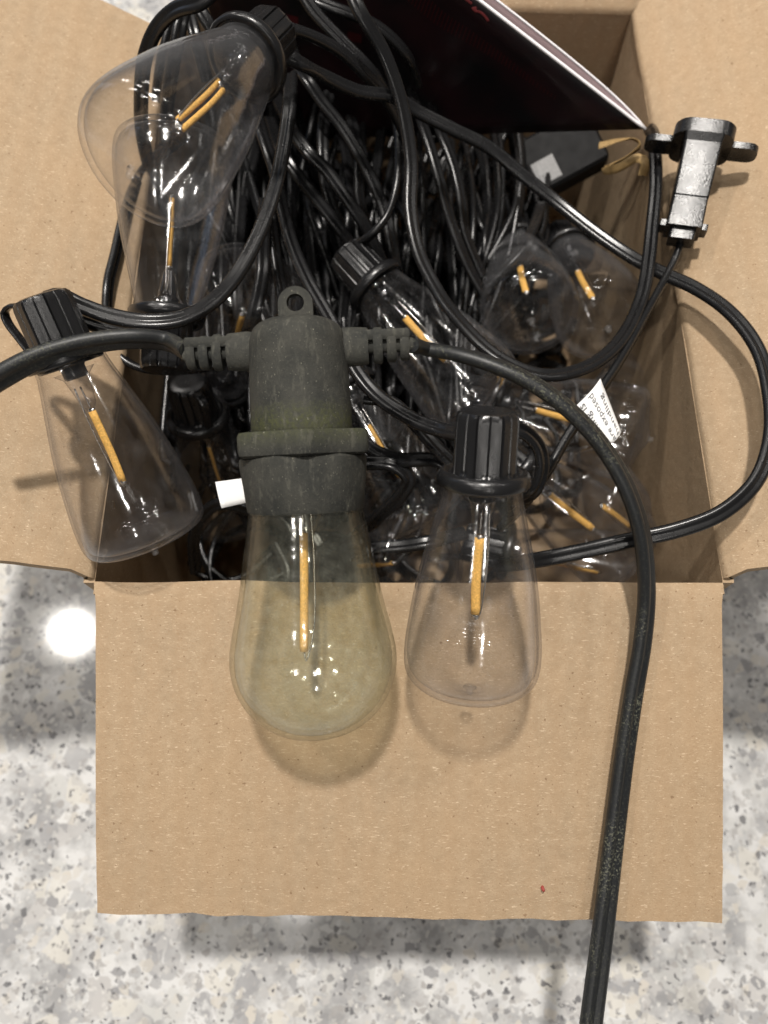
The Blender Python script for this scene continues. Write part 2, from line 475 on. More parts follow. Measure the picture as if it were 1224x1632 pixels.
# ------------------------------------------------------------------ the small new bulbs
GP = [(8.5, -1.0), (8.6, .8), (8.8, 2.2), (9.2, 4), (10.0, 7.2), (10.95, 11), (11.95, 15), (12.8, 18.5), (14.1, 25), (15.25, 33), (15.8, 37.5), (15.97, 40.5), (15.95, 43.0), (15.55, 45.2), (14.4, 46.7), (11.5, 47.7), (7, 48.7), (3.6, 49.7)]
GI = [(max(.02, r - (.6 if z < 40 else .6 + (z - 40) * .04)), z - (0 if z < 36 else (z - 36) * .10)) for r, z in GP] + [(.02, 48.8)]
GP = GP + [(2.0, 50.4), (.02, 50.7)]
NUB = [(1.6, 50.1), (1.05, 50.5), (.85, 51.0), (.9, 51.5), (.65, 51.9), (.02, 52.0)]
def resample(prof, step=1.1):
    P = spline([(r, 0, z) for r, z in prof], step); return [(max(.01, p[0]), p[2]) for p in P]
def rib(r, z, a):
    k = (a / (2 * math.pi) * 8) % 1.0
    return r * (1.05 * math.cos(math.pi / 8) / math.cos((k - .5) * math.pi / 4)) - (0.9 if k < .05 or k > .95 else 0.0) - (0.28 if abs(k - .5) < .02 else 0.0)
DBODY = [(3.0, -16.4), (5.0, -16.4), (6.0, -16.1), (6.5, -15.5), (6.7, -14.4), (6.9, -3.4), (7.2, -2.6)]
DFL = [(7.6, -2.7), (8.3, -3.3), (9.4, -3.2), (9.9, -2.7), (10.2, -2.0), (10.3, -.6), (10.0, -.1), (9.7, .1), (9.3, .1), (9.0, -.4)]
BULBLEN = 52.3
glass_me = mesh_data('glass_bulb', *merge(lathe(resample(GP), 56), lathe(resample(GI), 48)), M_GLASS)
neck_me = mesh_data('screw_neck', *lathe([(8.0, -1.6), (8.0, .5), (7.6, .8), (3.2, .8), (2.9, 1.4), (2.9, 3.4), (2.4, 3.9), (.02, 4.0)], 32), M_SOCKET)
nub_me = mesh_data('sealed_tip', *lathe(NUB, 20), M_NUB)
stem_me = mesh_data('stem', *lathe([(5.0, 2.0), (3.2, 3.6), (2.4, 7), (1.9, 10.2), (1.2, 11.4), (.02, 11.6)], 20), M_STEM)
fv, ff = [], []
fil_pts = [np.array([0, 0, 12.3]), np.array([.2, .1, 18]), np.array([.1, -.1, 24]), np.array([-.2, 0, 31.0])]
FILP = [(1.15 * math.cos(2 * math.pi * k / 10), .62 * math.sin(2 * math.pi * k / 10)) for k in range(10)]
fil_me = mesh_data('filament', *sweep(spline(fil_pts, 1.5), FILP, up=(0, 1, 0)), M_FIL)
fil2_me = mesh_data('filament', *merge(sweep([p + np.array([1.0, .2, 0]) for p in spline(fil_pts, 1.5)], [(x * .6, y * .8) for x, y in FILP], up=(0, 1, 0)),
                                      sweep([p + np.array([-.9, -.2, -.6]) for p in spline(fil_pts, 1.5)], [(x * .6, y * .8) for x, y in FILP], up=(0, 1, 0))), M_FIL)
wire_me = mesh_data('support_wire', *merge(
    sweep([np.array([0, 0, 11.6]), np.array([0, 0, 12.6])], [(x * .9, y) for x, y in FILP], up=(0, 1, 0)), sweep([np.array([-.2, 0, 30.7]), np.array([-.2, 0, 31.7])], [(x * .9, y) for x, y in FILP], up=(0, 1, 0)),
    sweep(spline([(0, .3, 6), (0, .1, 9), (0, 0, 12.6)], 1.5), round_profile(.22, 6), up=(0, 1, 0)),
    sweep(spline([(-1.8, .3, 6), (-2.1, .2, 14), (-1.9, 0, 24), (-1.0, 0, 31.5), (-.2, 0, 32.5), (-.2, 0, 30.8)], 1.5), round_profile(.22, 6), up=(0, 1, 0))), M_WIRE)
body_me = mesh_data('socket', *lathe(DBODY, 160, lambda r, z, a: rib(r, z, a) if -15.7 < z < -3 else r), M_SOCKET)
flange_me = mesh_data('flange', *lathe(DFL, 56), M_SOCKET)
hook_me = mesh_data('hook', *sweep(spline([(-5.8, 0, -15.2), (-9.0, 0, -16.4), (-11.6, 0, -15.6), (-12.0, 0, -13.2), (-10.8, 0, -9), (-9.4, 0, -4.6), (-8.6, 0, -2.6)], 1.0), [(x * .62, y * 1.5) for x, y in round_profile(1, 10)], up=(0, 1, 0)), M_SOCKET)
for me, ang in ((body_me, 28), (flange_me, 40), (neck_me, 40)):
    me.set_sharp_from_angle(angle=math.radians(ang))

def place(base, d, tip, sign, L):
    """axis of a bulb: flange centre, distance, the pixel its tip points at, and its true length"""
    P0 = at(*base, d)
    r = AX + (tip[0] - 612) / FPX * XX + (tip[1] - 816) / FPX * DN
    w0 = CAM - P0; aa = r @ r; bb = 2 * r @ w0; cc = w0 @ w0 - L * L
    disc = bb * bb - 4 * aa * cc
    dt = -bb / (2 * aa) if disc < 0 else (-bb + sign * math.sqrt(disc)) / (2 * aa)
    P1 = CAM + dt * r
    if __name__ == '__main__' and disc < 0: print('reach', base, tip, np.linalg.norm(P1 - P0))
    return P0, unit(P1 - P0)

FIRST = {}
def part(name, me, parent):
    o = bpy.data.objects.new(name, me); COL.objects.link(o); o.parent = parent; return o
def small_bulb(base, d, tip, sign, label, roll=0.0, hook=True, fil=None):
    P0, z = place(base, d, tip, sign, BULBLEN)
    x = unit(np.cross(z, -AX) if abs(z @ AX) < .95 else np.cross(z, DN)); y = np.cross(z, x)
    c, s = math.cos(roll), math.sin(roll); x, y = x * c + y * s, y * c - x * s
    t = thing('string_light_bulb', label, 'light bulb', P0, quat_from_axes(x, y, z), 'small clear bulbs of the new string lights')
    so = part('socket', body_me, t); part('flange', flange_me, so)
    if hook: part('hook', hook_me, so)
    gl = part('glass_bulb', glass_me, t)
    part('screw_neck', neck_me, gl); part('stem', stem_me, gl); part('sealed_tip', nub_me, gl); part('filament', fil or fil_me, gl); part('support_wire', wire_me, gl)
    return P0, z
small_bulb((770, 772), 168, (748, 1108), 1, 'small clear bulb in black socket lying on the front flap beside the old bulb', math.radians(24), hook=False)
small_bulb((112, 578), 184, (250, 886), 1, 'small clear bulb lying over the left flap with hooked black socket', math.radians(202))
small_bulb((390, 98), 184, (203, 284), -1, 'topmost clear bulb at upper left pointing its rounded end at the viewer', math.radians(130), fil=fil2_me, hook=False)
small_bulb((267, 497), 209, (280, 195), 1, 'clear bulb standing neck down directly below the topmost upper left bulb', math.radians(90), hook=False)
small_bulb((604, 462), 240, (785, 655), -1, 'clear bulb slanting down right from a black socket in the middle of the box', math.radians(22), hook=False)
small_bulb((824, 400), 284, (848, 518), -1, 'round ended clear bulb under the leaflet, left one of the pair facing up', math.radians(20), hook=False)
small_bulb((907, 406), 290, (972, 530), -1, 'clear bulb against the right wall, right one of the pair under the leaflet', math.radians(20), hook=False)
small_bulb((800, 640), 268, (1055, 705), 1, 'clear bulb lying sideways under the printed cord tag by the right wall', math.radians(30), hook=False)
small_bulb((832, 752), 258, (1020, 905), 1, 'clear bulb slanting down right behind the old black cord near the front corner', math.radians(10), hook=False)
small_bulb((1032, 560), 300, (988, 688), -1, 'clear bulb under the deep U cord with its rounded end beside the printed tag', math.radians(30), hook=False)
small_bulb((1030, 858), 280, (905, 765), -1, 'clear bulb in the front right corner pointing up left below the printed tag', math.radians(30), hook=False)
small_bulb((555, 625), 240, (694, 855), 1, 'clear bulb deep behind the old socket and the front clear bulb', math.radians(60), hook=False)
small_bulb((812, 880), 268, (1050, 935), 1, 'lowest clear bulb half hidden below the front rim at the right', math.radians(60), hook=False)
small_bulb((355, 610), 262, (412, 415), -1, 'clear bulb deep between the loops behind the old cord joint', math.radians(60), hook=False)
small_bulb((540, 905), 262, (700, 892), -1, 'clear bulb low behind the front rim between the two front bulbs', math.radians(60), hook=False)
small_bulb((318, 668), 248, (372, 830), 1, 'clear bulb in shadow beside the white paper flag with dark socket up', math.radians(60), hook=True)

# ------------------------------------------------------------------ cords of the new string
TWIN = twin_profile(1.02, 1.12)
def cord(pts, label, twist=0.0, twist2=None, prof=None, mat=None, name='cord', step=1.4, wob=.42):
    P = spline([at(*p) for p in pts], step)
    sd = rnd.uniform(0, 99)
    P = [p + wob * np.array([mnoise.noise(Vector((i * .06, sd, k * 7.1))) for k in range(3)]) for i, p in enumerate(P)]
    o = obj(name, *sweep(P, prof or TWIN, twist, twist2), mat or M_CORD, origin=P[len(P) // 2], sharp=65)
    return tag(o, label, 'cord', 'black cords of the new string lights')
cord([(552, -30, 205), (575, 20, 206), (612, 85, 212), (640, 165, 218), (655, 255, 222), (655, 335, 222), (668, 405, 220), (695, 462, 216), (740, 520, 208), (800, 572, 203), (865, 598, 202), (930, 588, 206), (985, 548, 212), (1018, 485, 220), (1036, 400, 228), (1045, 300, 236), (1043, 225, 244), (1035, 205, 258)],
     'long black cord hanging in a deep U from the top to beside the plug', .3, 1.0)
cord([(1086, 385, 228), (1072, 420, 227), (1040, 482, 222), (1000, 555, 214), (965, 612, 208), (930, 660, 204), (905, 695, 202), (872, 752, 200), (842, 795, 203), (800, 840, 215)],
     'thin black cord running down left from the plug through the printed tag', 1.3, 1.1)
cord([(448, 86, 196), (475, 98, 198), (515, 121, 206), (570, 146, 214), (630, 156, 220), (665, 178, 224), (720, 205, 228), (775, 232, 232), (830, 277, 236), (878, 314, 238), (940, 365, 236), (1008, 411, 232), (1060, 437, 226), (1110, 460, 220), (1165, 500, 212), (1207, 555, 206), (1226, 625, 200), (1228, 700, 195), (1205, 765, 192), (1150, 816, 191), (1080, 845, 192), (1000, 863, 194), (930, 878, 196), (860, 892, 199), (790, 902, 210)],
     'big loop of black cord bulging over the right flap and back under the front bulb', .2, .1)
cord([(425, 40, 198), (455, 43, 200), (500, 58, 206), (545, 84, 213), (585, 120, 220), (612, 150, 226), (640, 200, 234), (660, 260, 242)],
     'short black cord curving right from the topmost socket', .5, .2)
cord([(350, -25, 196), (318, 2, 198), (280, 14, 202), (252, 42, 208), (234, 85, 214), (226, 140, 222), (226, 210, 236), (250, 300, 256), (290, 380, 270)],
     'black cord arching left over the rim above the topmost bulb', .2, .9)
cord([(72, 477, 190), (95, 472, 188), (130, 488, 188), (175, 504, 188), (230, 513, 188), (290, 508, 190), (340, 480, 194), (378, 437, 199), (412, 375, 204), (436, 305, 208), (452, 235, 212), (462, 175, 216), (463, 120, 226)],
     'black cord sweeping in a wide curve from the left socket up to the top', .1, .3)
cord([(72, 486, 194), (110, 502, 194), (160, 520, 195), (215, 530, 198), (265, 530, 204), (300, 520, 214)],
     'short black cord just below the wide curve at the left socket', .2, .6)
cord([(398, 120, 262), (408, 172, 238), (418, 215, 226), (436, 270, 224), (450, 330, 220), (464, 385, 217), (486, 437, 213), (520, 497, 209), (546, 548, 206), (568, 592, 204), (602, 632, 202), (655, 667, 198), (700, 684, 194), (735, 692, 188)],
     'black cord running from the upper tangle down to the front bulb socket', 1.1, .3)
cord([(556, 396, 246), (575, 386, 239), (596, 370, 236), (616, 345, 236), (630, 300, 236), (634, 240, 238), (626, 175, 242), (600, 120, 250)],
     'thin black cord rising from the middle socket', 1.5, 1.5)
cord([(440, 150, 275), (456, 188, 252), (470, 215, 240), (492, 245, 238), (518, 270, 240), (558, 324, 244), (582, 360, 248), (610, 420, 256)], 'short straight black cord catching light above the middle socket', .1, .2)
cord([(430, 190, 272), (440, 222, 256), (452, 245, 246), (480, 285, 246), (538, 360, 250), (575, 410, 258)], 'dim black cord left of the middle socket', .4, .2)
cord([(462, 60, 268), (472, 98, 250), (488, 125, 240), (515, 165, 242), (545, 203, 244), (582, 265, 246), (610, 328, 248), (626, 398, 250), (640, 470, 262)], 'dim black cord slanting through the centre of the tangle', .3, .5)
cord([(424, 320, 226), (420, 385, 224), (418, 440, 222), (402, 510, 224), (385, 560, 232)], 'upright black cord left of the old socket loop', .6, .4)
cord([(432, 350, 230), (440, 410, 229), (449, 470, 228), (452, 540, 232)], 'upright black cord just behind the old socket loop', .9, .7)
cord([(300, 210, 268), (240, 262, 252), (206, 320, 240), (184, 410, 230), (172, 460, 226), (172, 515, 226), (190, 566, 226), (225, 588, 226), (300, 592, 226), (352, 580, 226), (400, 545, 230)], 'thin black cord looping around the socket of the neck down bulb', 1.2, 1.5)
cord([(810, 684, 186), (836, 690, 187), (858, 712, 189), (864, 745, 191), (852, 780, 194), (820, 800, 202)], 'small tight black cord loop at the right side of the front bulb socket', .5, .8)
cord([(578, 634, 208), (620, 640, 208), (655, 670, 206), (690, 708, 203), (735, 752, 197)], 'black cord meeting the front bulb socket from lower left', .7, .4)
cord([(575, 700, 216), (600, 720, 213), (640, 732, 210), (690, 733, 207), (725, 750, 204)], 'dark black cord behind the ring of the old socket', .2, .2)
cord([(560, 740, 212), (590, 737, 211), (630, 742, 210), (652, 762, 211), (640, 790, 214), (605, 822, 220), (570, 850, 232)], 'small black cord bend right of the old socket skirt', .3, .6)
cord([(560, 885, 222), (600, 874, 220), (640, 870, 219), (690, 862, 218), (740, 850, 224)], 'black cord low between the two front bulbs', .5, .5)
cord([(420, 826, 234), (392, 812, 233), (352, 802, 234), (322, 820, 238), (309, 856, 244), (312, 910, 256)], 'black cord looping down below the white paper flag', .5, .9)
cord([(294, 5, 226), (288, 35, 224), (279, 82, 226), (268, 150, 236), (262, 230, 250)], 'bright edged black cord behind the topmost bulb, right one of two', .8, .6)
cord([(280, 15, 232), (274, 44, 230), (262, 88, 232), (250, 160, 244)], 'bright edged black cord behind the topmost bulb, left one of two', .8, .6)
cord([(300, -5, 240), (305, 30, 238), (313, 62, 238), (330, 130, 244)], 'dim black cord above the topmost bulb', .4, .4)
cord([(312, -10, 226), (322, 18, 226), (340, 48, 228), (365, 100, 238)], 'black cord slanting behind the topmost socket', .3, .3)
cord([(650, 120, 280), (660, 160, 262), (672, 195, 250), (688, 240, 248), (702, 290, 248), (716, 345, 250), (740, 410, 252), (775, 480, 258)], 'upright black cord right of the deep U cord', .5, .8)
cord([(680, 140, 284), (690, 176, 268), (700, 205, 258), (722, 262, 256), (735, 320, 256), (742, 370, 258), (770, 440, 262)], 'dim upright black cord under the black leaflet', .5, .8)

cord([(470, -30, 222), (500, 18, 224), (540, 60, 227), (590, 112, 232), (618, 155, 240)], 'black cord slanting under the long U cord near the top edge', .4, .2)
cord([(430, -30, 226), (520, 8, 226), (600, 42, 231), (648, 88, 238), (668, 132, 250)], 'black cord crossing over the leaflet near the top edge', .3, .6)
cord([(524, 150, 256), (515, 222, 250), (520, 300, 250), (542, 362, 256)], 'upright dim black cord just above the middle socket', .6, .3)
cord([(560, 190, 258), (572, 250, 250), (574, 320, 250), (600, 400, 258)], 'upright dim black cord inside the deep U cord', .6, .9)
# deep tangle: too many turns to count
parts = []
for k in range(190):
    x0 = rnd.uniform(-72, 66); z0 = rnd.uniform(30, 102); y0 = rnd.uniform(205, 262); y1 = rnd.uniform(100, 165)
    dx = rnd.gauss(6, 16)
    z1 = min(88, z0 + rnd.uniform(-18, 18))
    pts = [(x0 - rnd.uniform(2, 9), y0 - 14, z0 - rnd.uniform(4, 12)), (x0, y0, z0), (x0 + dx * .3 + rnd.gauss(0, 2), y0 * .66 + y1 * .34, z0 + rnd.uniform(0, 10)), (x0 + dx * .7 + rnd.gauss(0, 2), y0 * .33 + y1 * .67, z1 + rnd.uniform(0, 8)), (x0 + dx, y1, z1), (x0 + dx + rnd.uniform(3, 10), y1 + 12, z1 - rnd.uniform(5, 14))]
    pts = [(min(max(p[0], X0 + 3), X1 - 24, 28 + max(0, p[1] - 165) * 1.1), min(p[1], Y1 - 6), max(8, p[2])) for p in pts]
    parts.append(sweep(spline(pts, 3.0), twin_profile(1.02, 1.12, 6), rnd.uniform(0, 3), rnd.uniform(0, 3), up=(0, 0, 1)))
for k in range(34):   # filler turns low in the front half
    x0 = rnd.uniform(-66, 30); y0 = rnd.uniform(70, 150); z0 = rnd.uniform(8, 48); r = rnd.uniform(14, 30); ph = rnd.uniform(0, 6.3)
    pts = [(min(max(x0 + r * math.cos(ph + q * .8), X0 + 5), X1 - 25), min(max(y0 + r * math.sin(ph + q * .8), Y0 + 5), Y1 - 5), z0 + 3 * q + 6 * math.sin(q)) for q in range(6)]
    parts.append(sweep(spline(pts, 3.0), twin_profile(1.02, 1.12, 6), rnd.uniform(0, 3), rnd.uniform(0, 3), up=(0, 0, 1)))
for k in range(46):   # turns piled against the left and back walls
    x0 = rnd.uniform(-72, -18); y0 = rnd.uniform(222, 262); y1 = rnd.uniform(150, 205); z0 = rnd.uniform(58, 112); dx = rnd.gauss(4, 8)
    pts = [(x0 - 3, y0 - 8, z0 - 14), (x0, y0, z0), (x0 + dx * .4, y0 * .6 + y1 * .4, z0 + rnd.uniform(-2, 5)), (x0 + dx, y1, z0 - rnd.uniform(0, 16)), (x0 + dx + 5, y1 + 6, z0 - 30)]
    pts = [(max(p[0], X0 + 3), min(p[1], Y1 - 4), p[2]) for p in pts]
    parts.append(sweep(spline(pts, 3.0), twin_profile(1.02, 1.12, 6), rnd.uniform(0, 3), rnd.uniform(0, 3), up=(0, 0, 1)))
for k in range(40):   # turns on the bottom at the right
    x0 = rnd.uniform(15, 78); y0 = rnd.uniform(125, 240); z0 = rnd.uniform(6, 30); r = rnd.uniform(12, 26); ph = rnd.uniform(0, 6.3)
    pts = [(min(x0 + r * math.cos(ph + q * .8), X1 - 4), min(y0 + r * math.sin(ph + q * .8), Y1 - 5), z0 + 2 * math.sin(q * 1.3)) for q in range(7)]
    parts.append(sweep(spline(pts, 3.0), twin_profile(1.02, 1.12, 6), rnd.uniform(0, 3), rnd.uniform(0, 3), up=(0, 0, 1)))
tag(obj('cord_tangle', *merge(*parts), M_CORD, sharp=65), 'mass of tangled black cord deep in the cardboard box', 'cord tangle', kind='stuff')

# ------------------------------------------------------------------ the old weathered light
OS = .955
OB, OZ = place((488, 812), 177, (506, 1168), 1, 55.0 * OS)
ox = unit(np.cross(OZ, -AX)); oy = np.cross(OZ, ox)     # oy points to the viewer
if oy @ AX > 0: ox, oy = -ox, -oy
OM = np.stack([ox, oy, OZ], 1)
old = thing('old_string_light', 'large old weathered bulb with dusty yellowed glass and matte black rubber socket on thick cord', 'string light', OB, quat_from_axes(ox, oy, OZ))
old.scale = (OS, OS, OS)
OG = [(12.8, -3), (13.7, 0), (14.4, 4), (15.5, 10.5), (16.8, 18), (18.1, 24.5), (19.4, 30), (20.15, 34.5), (20.15, 38.5), (19.2, 42.8), (17.0, 47.2), (14.0, 50.6), (10.0, 53.3), (6, 54.6), (2.5, 55.1), (.02, 55.2)]
gl = obj('glass_bulb', *merge(lathe(resample(OG), 64), lathe([(max(.01, r - 1.1), z - (0 if z < 40 else (z - 40) * .06)) for r, z in resample(OG)], 56)), M_OLDGLASS, old)
obj('filament', *sweep(spline([(-.9, 0, 5.6), (-1.2, 0, 14), (-1.7, 0, 24), (-2.3, 0, 34.5)], 2), [(x * .88, y * .88) for x, y in round_profile(1.2, 12)], up=(0, 1, 0)), M_FIL, gl)
obj('support_wire', *merge(sweep(spline([(-.9, 0, -2), (-.9, 0, 6)], 2), round_profile(.3, 6), up=(0, 1, 0)), sweep(spline([(1.0, -.5, -2), (1.2, -.5, 14), (.2, -.4, 30), (-1.9, 0, 37), (-2.3, 0, 34)], 2), round_profile(.25, 6), up=(0, 1, 0))), M_WIRE, gl)
obj('stem', *lathe([(7, -2), (4.5, 0), (3.3, 3), (2.2, 5.2), (.02, 5.8)], 24), M_STEM, gl)
# skirt, ring, body
def facet(n, r0, z, amt=.045, ph=0.3):
    return lambda r, zz, a: r * (1 - amt + amt * 1.0 / max(.6, math.cos(((a + ph) % (2 * math.pi / n)) - math.pi / n)) * .9)
obj('socket_skirt', *lathe([(11, .4), (13.6, .4), (14.0, -.2), (14.6, -6), (14.9, -11), (14.8, -12.4), (13.9, -13.1), (12.0, -13.3)], 96, lambda r, z, a: r + (.45 * abs(math.cos(a * 3 + .6)) ** 6 if z < -9 else 0) + .15 * mnoise.noise(Vector((a * 4, z * .4, 1)))), M_OLD, old, sharp=40)
obj('lock_ring', *lathe([(11.5, -12.6), (14.4, -12.7), (15.6, -13.2), (15.9, -14.2), (15.9, -17.6), (15.4, -18.5), (14.0, -18.7), (11.5, -18.7)], 96, lambda r, z, a: (r + 1.1) * min(1.0, .885 / math.cos((a - math.radians(83)) % (math.pi / 3) - math.pi / 6)) if r > 13 else r), M_OLD, old, sharp=30)
body = [(11.6, -18.0), (11.9, -18.6), (12.0, -24), (11.8, -32), (11.5, -39), (11.2, -41.2), (10.2, -43.2), (8.2, -44.6), (5, -45.4), (.02, -45.7)]
sb = obj('socket_body', *lathe(resample(body, 1.0), 72, lambda r, z, a: r + .12 * mnoise.noise(Vector((math.cos(a) * 3, math.sin(a) * 3, z * .3)))), M_OLD, old, sharp=45)
# hanging eye
V, F = [], []
n = 40
def eye_outline(k, n):
    a = 2 * math.pi * k / n
    x, z = 4.1 * math.cos(a), -48.6 + -4.1 * math.sin(a)
    if z > -48.6: x = 4.1 * (1 if math.cos(a) > 0 else -1) * min(1, abs(math.cos(a)) * 3 + .0) if abs(math.cos(a)) < .34 else math.copysign(4.1, math.cos(a)); z = -48.6 - 4.6 * math.sin(a)
    return x, z
for yy in (-1.4, 1.4):
    for k in range(n):
        x, z = eye_outline(k, n); V.append((x, yy, z))
    for k in range(n):
        a = 2 * math.pi * k / n; V.append((2.05 * math.cos(a), yy, -48.9 - 2.05 * math.sin(a)))
for k in range(n):
    k2 = (k + 1) % n
    F += [(k, k2, n + k2, n + k), (2 * n + k, 3 * n + k, 3 * n + k2, 2 * n + k2), (k, 2 * n + k, 2 * n + k2, k2), (n + k, n + k2, 3 * n + k2, 3 * n + k)]
obj('hanging_eye', V, F, M_OLD, old, sharp=40)
# strain reliefs, ribbed
def relief(sgn):
    # local axis along +x; rings separated by slots that leave a bridge
    zc = -38.2
    prof = [(11.0, 4.9), (12.6, 4.7), (14.6, 4.6)]
    P = []
    core = lathe([(1.7, 9.0), (1.7, 26.8), (1.5, 27.4)], 24)
    def tx(vf): return [(sgn * v[2], v[0] * .72, zc + v[1]) for v in vf[0]], ([tuple(reversed(f)) for f in vf[1]] if sgn > 0 else vf[1])
    P.append(tx(core)); P.append(tx(lathe([(4.4, 9.5), (4.7, 12.2), (4.4, 16.3), (4.2, 16.7), (2.4, 16.7)], 32)))
    for i, x in enumerate((18.0, 21.2, 24.3)):
        r = 4.35 - .28 * i
        P.append(tx(lathe([(2.4, x - .1), (r - .3, x - .1), (r, x + .3), (r, x + 1.7), (r - .35, x + 2.1), (2.4, x + 2.1)], 32)))
    # bridges joining the rings on the viewer side and back
    for ys in (-2.3,):
        bv, bf = box((1.0, ys, 20.8), 5.4, 2.4, 11.5, .4)
        P.append(tx((bv, bf)))
    return merge(*P)
for sg in (1, -1): obj('strain_relief', *relief(sg), M_OLD, old, sharp=40)
# cords of the old light, in the scene's own coordinates -> local to the old light
def to_old(vf): return [OM.T @ (np.asarray(v) - OB) / OS for v in vf[0]], vf[1]
OLDT = twin_profile(1.42, 1.62)
e = [OB + OM @ np.array([s * 26.0, 0, -38.2]) * OS for s in (-1, 1)]
def oldcord(pts, start, tw, tw2):
    P = spline([start] + [at(*p) for p in pts], 1.4)
    obj('cord', *to_old(sweep(P, OLDT, tw, tw2)), M_OLDCORD, old, sharp=65)
oldcord([(268, 545, 180), (215, 540, 177), (140, 548, 175), (60, 571, 173), (0, 602, 172), (-60, 640, 172)], e[0] if (e[0] - CAM) @ XX < (e[1] - CAM) @ XX else e[1], 1.35, 1.0)
oldcord([(678, 556, 181), (735, 566, 178), (800, 587, 176), (852, 613, 176), (910, 656, 177), (960, 711, 179), (998, 775, 181), (1020, 838, 184), (1029, 900, 188), (1030, 960, 192), (1023, 1030, 194), (1011, 1100, 195), (996, 1200, 196), (983, 1300, 196.5), (971, 1400, 196), (959, 1500, 195), (946, 1600, 194), (936, 1680, 193)], e[1] if (e[1] - CAM) @ XX > (e[0] - CAM) @ XX else e[0], 1.3, .15)

# ------------------------------------------------------------------ plug (female end with cover tabs)
pa, pb = at(1118, 232, 226), at(1082, 392, 225)
pz = unit(pb - pa); px_ = unit(np.cross(pz, -AX)); py_ = np.cross(pz, px_)
if py_ @ AX > 0: px_, py_ = -px_, -py_
if px_ @ XX < 0: px_, py_ = -px_, -py_
py_ = np.array([-.225, -.295, .929]); py_ = unit(py_ - pz * (py_ @ pz)); px_ = np.cross(py_, pz)
sgn_v = 1 if py_ @ AX < 0 else -1
plug = thing('plug', 'glossy black plug end with rounded face and side tabs resting over the right flap', 'plug', pa, quat_from_axes(px_, py_, pz))
LP = np.linalg.norm(pb - pa)
def rbox(w, h, z0, z1, r, n=6, w2=None, h2=None):
    V, F = [], []; m = 4 * n
    for (zz, ww, hh) in ((z0, w, h), (z1, w2 or w, h2 or h)):
        for q, (sx, sy) in enumerate(((1, 1), (-1, 1), (-1, -1), (1, -1))):
            for k in range(n):
                a = q * math.pi / 2 + (math.pi / 2) * k / (n - 1)
                V.append((sx * (ww / 2 - r) + r * math.cos(a), sy * (hh / 2 - r) + r * math.sin(a), zz))
    for k in range(m): F.append((k, (k + 1) % m, m + (k + 1) % m, m + k))
    F.append(tuple(reversed(range(m)))); F.append(tuple(range(m, 2 * m)))
    return V, F
obj('plug_face', *[(lambda vf: ([(v[0], v[1] - sgn_v * 3.2, v[2]) for v in vf[0]], vf[1]))(merge(rbox(17.0, 18.0, -4.6, -.8, 4.4), rbox(16.2, 17.2, -5.1, -4.6, 4.2)))][0], M_PLUG, plug, sharp=35)
bd = obj('plug_body', *merge(rbox(11.2, 12.0, -.8, 1.6, .8, w2=10.4, h2=10.6), rbox(10.4, 10.6, 1.6, 17.5, .7, w2=9.8, h2=10.0)), M_PLUG, plug, sharp=35)
obj('cord_grip', *merge(rbox(9.6, 9.0, 17.5, 26.5, .6, w2=10.0, h2=9.4), rbox(7.2, 6.4, 26.5, 29.6, .8)), M_PLUG, plug, sharp=35)
sv = sgn_v
for s in (1, -1):
    obj('tab', *merge(rbox(6.4, 2.2, -3.9, -1.4, 1.0)) if False else merge(([(s * 11.2 + v[0], v[1] - sv * 4.4, v[2] + 1.2) for v in rbox(9.8, 7.5, -3.9, -2.0, 2.9)[0]], rbox(9.8, 7.5, -3.9, -2.0, 2.9)[1])), M_PLUG, plug, sharp=35)
    obj('lug', *([(v[0] + s * 5.6, v[1] - sv * 2.2, v[2]) for v in rbox(2.4, 5.2, 23.4, 25.2, .4)[0]], rbox(2.4, 5.2, 23.4, 25.2, .4)[1]), M_PLUG, plug, sharp=35)

# ------------------------------------------------------------------ paper tags
def text_mesh(body, size):
    cu = bpy.data.curves.new('text', 'FONT'); cu.body = body; cu.size = size; cu.extrude = 0.0; cu.resolution_u = 2
    o = bpy.data.objects.new('text', cu); COL.objects.link(o)
    dg = bpy.context.evaluated_depsgraph_get(); dg.update()
    me = bpy.data.meshes.new_from_object(o.evaluated_get(dg))
    V = [tuple(v.co) for v in me.vertices]; F = [tuple(p.vertices) for p in me.polygons]
    bpy.data.objects.remove(o); bpy.data.meshes.remove(me); bpy.data.curves.remove(cu)
    return V, F
tL, tT, tR, tB = at(910, 654, 201), at(957, 603, 203), at(986, 690, 203), at(962, 718, 202)
t0 = tL
ct = thing('cord_tag', 'white printed paper tag wrapped around the thin cord from the plug', 'tag', t0)
en = unit(np.cross(tR - tL, tT - tL)); en = en if en @ AX < 0 else -en
def tagpt(a, b):
    """a from the fold towards the free corner, b from the lower to the upper long edge; gently curved sheet"""
    p = tL * (1 - a) * (1 - b) + tT * (1 - a) * b + tR * a * b + tB * a * (1 - b)
    return p + en * (2.4 * math.sin(math.pi * b) * (1 - .3 * a) + 1.5 * a * b)
g = [[tagpt(i / 12, j / 10) for j in range(11)] for i in range(13)]
obj('sheet', *slab(g, .25, -en), M_PAPER, ct, t0)
TV, TF = [], []
for txt, b, a0, a1 in (('handling', .70, .97, .20), ('are exposed', .42, .99, .04), ('washing is', .14, .99, .06)):
    v, f = text_mesh(txt, 1.0); mx = max(p[0] for p in v)
    v2 = [tagpt(a0 + (a1 - a0) * p[0] / mx, b + .13 - p[1] * .24) + en * .14 for p in v]
    TV, TF = merge((TV, TF), (v2, f))
obj('lettering', TV, TF, M_INK, ct, t0, smooth=False)

